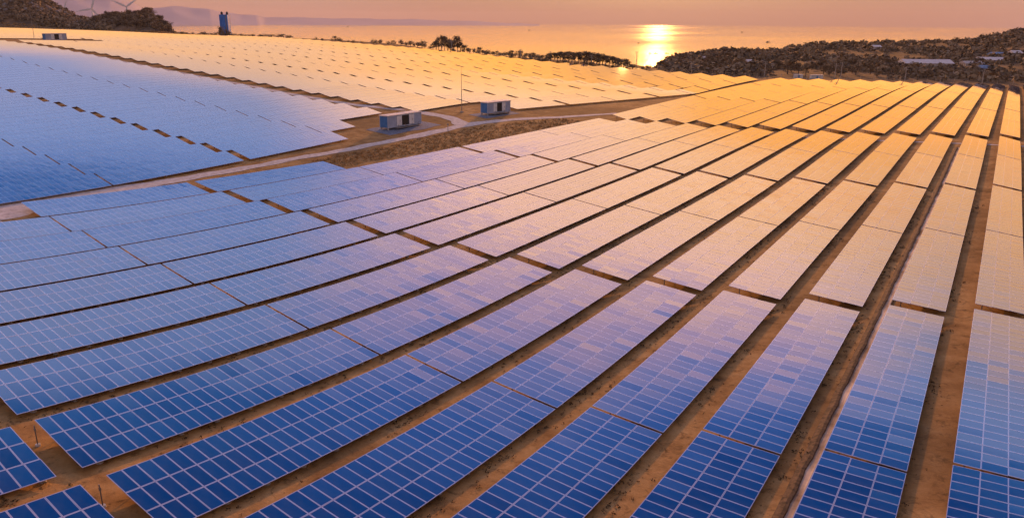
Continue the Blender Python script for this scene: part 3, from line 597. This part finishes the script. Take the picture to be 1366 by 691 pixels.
house(1283, 104, 16, 4, 'ruined pale wall among bushes at field edge', M_wall, .15, 5)
house(1171, 66, 8, 4, 'tiny pale house near the crest of right hill', M_roofw, .4)
house(941, 81, 5, 2.5, 'tiny pale hut on the left slope of right hill', M_roofw, .4, 4)
house(1000, 86, 5, 4, 'tiny pale hut low on the right hill, under the ridge', M_roofw, .4, 4)
for px, w, lb in ((1073, 3.6, 'small white cabin at the field edge, left one'), (1098, 5.2, 'longer white cabin at the field edge, right one')):
    r = 374 if px < 1090 else 376; x, y = polar(azim(px), r); root = empty('cabin', (x, y, g1(x, y)), PSI); b = MB(); b.box((0, 0, .8), (w, 2.2, 1.6)); b.obj('body', [M_white], root); r_2 = MB(); r_2.box((0, 0, 1.7), (w + .3, 2.7, .16)); r_2.obj('roof', [M_white], root); d = MB(); d.box((0, -1.11, .72), (.8, .06, 1.4)); d.obj('door', [M_blue], root)
    tag(root, lb, 'cabin', 'white cabins at the field edge')
# ---- boats on the sea
def boat(px, py, Lpx, label):
    F, a, d = ray(px, py); q = math.hypot(F, a); r = (H - SEA) * q / -d; x, y = polar(math.atan2(a, F), r); L = max(7., Lpx * r / 1010.); root = empty('fishing_boat', (x, y, SEA), PSI + rnd.uniform(-.5, .5)); h = MB()
    sec = [(-.5, .10, .11), (-.25, .15, .09), (.1, .15, .09), (.38, .09, .11), (.5, .01, .15)]; vs = []
    for f, w, z in sec: vs += [(f * L, -w * L, z * L), (f * L, -w * L * .6, -.03 * L), (f * L, w * L * .6, -.03 * L), (f * L, w * L, z * L)]
    fs = [];
    for k in range(4): a0 = 4 * k; fs += [(a0, a0 + 4, a0 + 5, a0 + 1), (a0 + 1, a0 + 5, a0 + 6, a0 + 2), (a0 + 2, a0 + 6, a0 + 7, a0 + 3), (a0 + 3, a0 + 7, a0 + 4, a0)]
    h.add(vs, fs + [(0, 1, 2, 3)]); h.obj('hull', [M_hull], root); c = MB(); c.box((-.15 * L, 0, .18 * L), (.3 * L, .18 * L, .2 * L), 0, 0, .85); c.obj('cabin', [M_hull], root); m = MB(); m.tube((.1 * L, 0, .08 * L), (.1 * L, 0, .45 * L), .01 * L, .008 * L, 6); m.obj('mast', [M_hull], root)
    tag(root, label, 'boat', 'dark fishing boats on the orange sea')
for px, py, L, lb in ((867.5, 72, 5, 'dark fishing boat, leftmost of the row near the tree gap'), (875, 72, 6, 'dark fishing boat, second from left near the tree gap'), (889.5, 72, 5, 'dark fishing boat in the middle of the row'), (901, 71, 3, 'tiny dark boat just right of the row middle'), (907.5, 73, 5, 'dark fishing boat, second from right in the row'), (921, 71.5, 8, 'largest dark fishing boat, right end of the row'), (1024.5, 57, 5.5, 'lone dark boat above the right hill'), (990, 43.5, 3.5, 'tiny far boat high on the bright sea'), (464, 36, 3, 'tiny far boat at left of the sea near horizon'), (706, 41, 3, 'tiny far boat above the middle tree line'), (852, 58, 3, 'tiny boat left of the bright sun path')):
    boat(px, py, L, lb)
# ================================================================ vegetation
def tree_meshes(seed, kind):
    q = random.Random(seed); t = MB(); c = MB(); tr = .035 if kind != 'bush' else .03; hz = .42 if kind != 'bush' else .25
    t.tube((0, 0, -.04), (.01, 0, hz), tr, tr * .7, 7)
    lobes = []
    for k in range(9 if kind == 'tree' else 6):
        a = q.uniform(0, 6.28); rr = q.uniform(.08, .30 if kind == 'tree' else .36); z = q.uniform(.36, .82) if kind == 'tree' else q.uniform(.25, .6)
        p = (rr * math.cos(a), rr * math.sin(a), z); lobes.append((p, q.uniform(.13, .22))); t.tube((.01, 0, hz * .8), p, tr * .5, tr * .2, 5)
    lobes.append(((0, 0, .78 if kind == 'tree' else .6), .2))
    for p, r in lobes:
        tone = q.uniform(.0, .75)
        for _ in range(46):
            d = Vector((q.gauss(0, 1), q.gauss(0, 1), q.gauss(0, .8))).normalized(); f = q.uniform(.45, 1.08) * r; o = Vector(p) + d * f; s = q.uniform(.025, .055)
            nrm = (d + Vector((q.uniform(-.7, .7), q.uniform(-.7, .7), q.uniform(-.4, .8)))).normalized(); a = nrm.orthogonal().normalized() * s; b = nrm.cross(a) * q.uniform(.6, 1.1)
            c.add([o - a, o - b * .8, o + a, o + b], [(0, 1, 2, 3)], 0, min(1, max(0, tone + q.uniform(-.2, .3))))
    return t.mesh('trunk', [M_bark]), c.mesh('crown', [M_leaf], tint=True)
TREE = [tree_meshes(20 + k, 'tree') for k in range(5)]; BUSH = [tree_meshes(50 + k, 'bush') for k in range(4)]
def tree(x, y, hgt, wid, label, group, kind='tree', name=None):
    t, c = rnd.choice(TREE if kind == 'tree' else BUSH); root = empty(name or ('tree' if kind == 'tree' else 'bush'), (x, y, g1(x, y)), rnd.uniform(0, 6.28))
    for me in (t, c):
        o = bpy.data.objects.new(me.name.split('.')[0], me); COL.objects.link(o); o.parent = root; o.scale = (wid, wid, hgt)
    tag(root, label, 'tree' if kind == 'tree' else 'bush', group)
# tree line behind the far panels (its crest as it stands against the sea)
TL = [(574, 61), (580, 55), (585, 47), (590, 44), (594, 47), (598, 53), (603, 52), (608, 46), (612, 49), (616, 58), (622, 60), (630, 62), (640, 63), (660, 66.5), (680, 67), (700, 67.5), (720, 70), (740, 69), (760, 68.5), (775, 67), (790, 68), (805, 71), (820, 74), (835, 78), (848, 83), (860, 86), (885, 83)]
tx = [q[0] for q in TL]; ty = [q[1] for q in TL]
px = 573.
while px < 872:
    r = np.interp(azim(px), ea, er) + rnd.uniform(14, 34); top = np.interp(px, tx, ty) + rnd.uniform(-.6, 1.6); x, y = polar(azim(px), r); h = max(2.2, zray(px, top, r) - g1(x, y))
    tall = 583 < px < 596 or 606 < px < 613
    tree(x, y, h, h * rnd.uniform(.62, .85) if tall else max(h * 1.15, 4.5) * rnd.uniform(.9, 1.25), 'tall dark tree in the clump rising left of the middle tree line' if tall else ('dark tree in the dense line behind the far panels' if h > 4 else 'low dark bush in the line behind the far panels'), 'tall tree clump' if tall else 'tree line behind the far panels' if h > 4 else 'low bushes in the tree line', 'tree' if h > 4 else 'bush')
    px += rnd.uniform(3.0, 5.0) if not tall else 4.2
for k in range(34):                                                   # second, nearer row of low bushes
    px = rnd.uniform(585, 868); r = np.interp(azim(px), ea, er) + rnd.uniform(5, 12); x, y = polar(azim(px), r); h = rnd.uniform(1.6, 3.2); tree(x, y, h, h * 1.5, 'low dark bush in the line behind the far panels', 'low bushes in the tree line', 'bush')
for px, h in ((420, 3), (428, 2.6), (446, 5), (452, 3.6), (463, 2.2), (470, 2.6), (481, 2.), (497, 4.), (501, 3.2), (507, 4), (517, 3), (524, 4), (534, 5), (540, 3.4), (547, 5.2), (551, 3), (556, 4.5), (562, 6), (566, 4)):
    r = np.interp(azim(px), ea, er) + 8; x, y = polar(azim(px), r); tree(x, y, h, h * 1.3, 'small dark bush on the field edge against the sea', 'bushes on the field edge before the sea', 'bush')
for k in range(20):
    px = 232 + k * 8. + rnd.uniform(-2, 2); r = np.interp(azim(px), ea, er) + rnd.uniform(12, 30); x, y = polar(azim(px), r); h = rnd.uniform(2.2, 4.0); tree(x, y, h, h * 2.6, 'low spreading bush along the left shore edge', 'bushes along the left shore', 'bush')
for px, dr, h in ((294, -8, 6.5), (297, -14, 5), (300, -16, 7), (303, -12, 5.5), (306, -6, 4.5), (292.5, 0, 9.5)):
    x, y = polar(azim(px), 618 + dr); tree(x, y, h, h * .9, 'dark bush at the foot of the blue tower', 'bushes under the blue tower', 'bush')
# wooded knoll and hill foot at upper left
KN = [(132, 24), (137, 19), (143, 18), (150, 19), (155, 22), (160, 21), (166, 17), (175, 17), (185, 16), (195, 16), (203, 15.5), (206, 22), (212, 27), (220, 31), (226, 37)]
for k in range(64):
    px = rnd.uniform(128, 226); f = rnd.uniform(0, 1); top = np.interp(px, [q[0] for q in KN], [q[1] for q in KN]); r = np.interp(azim(px), ca, cr) - 10 - 150 * f; x, y = polar(azim(px), r); g = g1(x, y)
    h = rnd.uniform(4.5, 8.5); tree(x, y, h, h * rnd.uniform(1.0, 1.5), 'dark tree on the wooded knoll below the wind turbines', 'trees on the wooded knoll')
# right hill: trees at its foot
for k in range(80):
    px = rnd.uniform(930, 1400); r = np.interp(azim(px), ea, er) + rnd.uniform(22, 110); x, y = polar(azim(px), r); h = rnd.uniform(3, 5.5) * rnd.choice((.8, 1, 1, 1.5)) * (.6 if 1205 < px < 1345 else 1)
    tree(x, y, h, h * rnd.uniform(1., 1.4), 'dark round tree at the foot of the right hill', 'trees at the foot of the right hill')
# uncountable scrub, rocks and weeds
def scatter(name, pts, m, size, per, flat, label, cat, seed):
    q = np.random.RandomState(seed); n = len(pts); pts = np.array(pts); sz = size[0] + (size[1] - size[0]) * q.uniform(0, 1, n) ** 1.8; tone = q.uniform(0, .8, n)
    d = q.normal(size=(n, per, 3)); d /= np.linalg.norm(d, axis=2)[..., None]; d[..., 2] = np.abs(d[..., 2]) * flat
    c = pts[:, None, :] + d * (sz[:, None, None] * q.uniform(.5, 1.05, (n, per, 1))); s = sz[:, None, None] * q.uniform(.18, .36, (n, per, 1))
    nm = d + q.uniform(-.6, .6, (n, per, 3)); nm /= np.linalg.norm(nm, axis=2)[..., None]; a = np.cross(nm, q.normal(size=(n, per, 3))); a /= np.linalg.norm(a, axis=2)[..., None]; b = np.cross(nm, a)
    V = np.stack([c - a * s, c - b * s * .8, c + a * s, c + b * s], 2).reshape(-1, 3); k = n * per
    me = bpy.data.meshes.new(name); me.vertices.add(4 * k); me.vertices.foreach_set('co', V.astype(np.float32).ravel()); me.loops.add(4 * k); me.loops.foreach_set('vertex_index', np.arange(4 * k)); me.polygons.add(k)
    me.polygons.foreach_set('loop_start', np.arange(k) * 4); me.polygons.foreach_set('loop_total', np.full(k, 4)); me.update(calc_edges=True); me.materials.append(m)
    tv = np.clip(tone[:, None] + q.uniform(-.2, .3, (n, per)), 0, 1); me.attributes.new('tint', 'FLOAT', 'FACE').data.foreach_set('value', tv.astype(np.float32).ravel()); me.update()
    o = link(bpy.data.objects.new(name, me)); return tag(o, label, cat, None, 'stuff')
def hill_pts(n, p0, p1, f0, f1, seed, clump=60.):
    q = np.random.RandomState(seed); o_ = []
    while len(o_) < n:
        pxx = q.uniform(p0, p1, 4000); f = q.uniform(f0, f1, 4000)
        for a, b in zip(pxx, f):
            az_ = azim(a); r0 = np.interp(az_, ea, er) + 14; r1 = np.interp(az_, ca, cr) + 25; r = r0 + (r1 - r0) * b; x, y = polar(az_, r)
            if vnoise(np.array(x), np.array(y), clump, seed) > q.uniform(-.55, .35): o_.append((x, y))
            if len(o_) >= n: break
    P_ = np.array(o_); return np.stack([P_[:, 0], P_[:, 1], ground(P_[:, 0], P_[:, 1])], -1)
scatter('hillside_scrub', hill_pts(3200, 885, 1420, .02, 1., 3, 34.), M_leaf, (.8, 4.6), 26, .85, 'dark scrub covering the right hillside above the field', 'scrub', 5)
scatter('hillside_scrub.001', hill_pts(2600, -60, 150, .15, 1., 4, 22.), M_leaf, (1.8, 5.2), 24, .85, 'dark scrub covering the rocky hill at upper left', 'scrub', 6)
scatter('knoll_scrub', hill_pts(700, 126, 226, .3, 1.0, 21, 20.), M_leaf, (1.6, 4.5), 24, .85, 'dark scrub between trees on the wooded knoll', 'scrub', 22)
scatter('hill_foot_grass', hill_pts(900, -60, 232, .0, .16, 8), M_verge, (.6, 1.6), 16, .7, 'dry brown grass strip between left hill and panels', 'grass', 7)
q = np.random.RandomState(9); rk = MB(); rp = hill_pts(260, -40, 130, .3, 1., 10)
for p in rp:
    s = q.uniform(1.0, 3.6); vs = []; n = 6
    for z, f in ((-.3, 1.), (.35, .9), (.75, .45)):
        for k in range(n): a = 2 * math.pi * k / n + q.uniform(-.3, .3); rr = s * f * q.uniform(.7, 1.15); vs.append((p[0] + rr * math.cos(a), p[1] + rr * math.sin(a), p[2] + s * z * q.uniform(.8, 1.2)))
    rk.add(vs, [(k, (k + 1) % n, n + (k + 1) % n, n + k) for k in range(n)] + [(n + k, n + (k + 1) % n, 2 * n + (k + 1) % n, 2 * n + k) for k in range(n)] + [tuple(range(2 * n, 3 * n))])
tag(rk.obj('boulders', [M_rock]), 'grey boulders scattered over the hill at upper left', 'boulders', None, 'stuff')
# weeds in the near row gaps, massed on the shaded side to deepen it
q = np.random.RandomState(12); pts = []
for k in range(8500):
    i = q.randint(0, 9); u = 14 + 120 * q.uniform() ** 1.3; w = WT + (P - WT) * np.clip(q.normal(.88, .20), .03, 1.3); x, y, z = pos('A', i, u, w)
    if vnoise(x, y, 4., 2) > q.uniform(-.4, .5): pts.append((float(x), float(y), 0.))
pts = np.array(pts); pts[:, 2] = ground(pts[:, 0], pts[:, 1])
scatter('gap_shade_weeds', pts, M_dry_shade, (.06, .22), 9, .8, 'dry weeds deepening the shade in the gaps between near panel rows', 'weeds', 13)
pts = []
for k in range(1500):
    u = q.uniform(100, 176); lo = np.interp(u, [100, 105, 131, 158, 182], [111.5, 112, 106.5, 101.5, 98.5]); hi = np.interp(u, [100, 108, 124, 150, 169, 182], [120, 119.5, 118.5, 117.8, 112, 104.5]); v = q.uniform(lo, hi); pts.append((-v, u, 0.))
pts = np.array(pts); pts[:, 2] = ground(pts[:, 0], pts[:, 1])
scatter('verge_grass', pts, M_verge, (.2, .5), 12, .8, 'dry brown grass on the bank between road and panels', 'grass', 14)
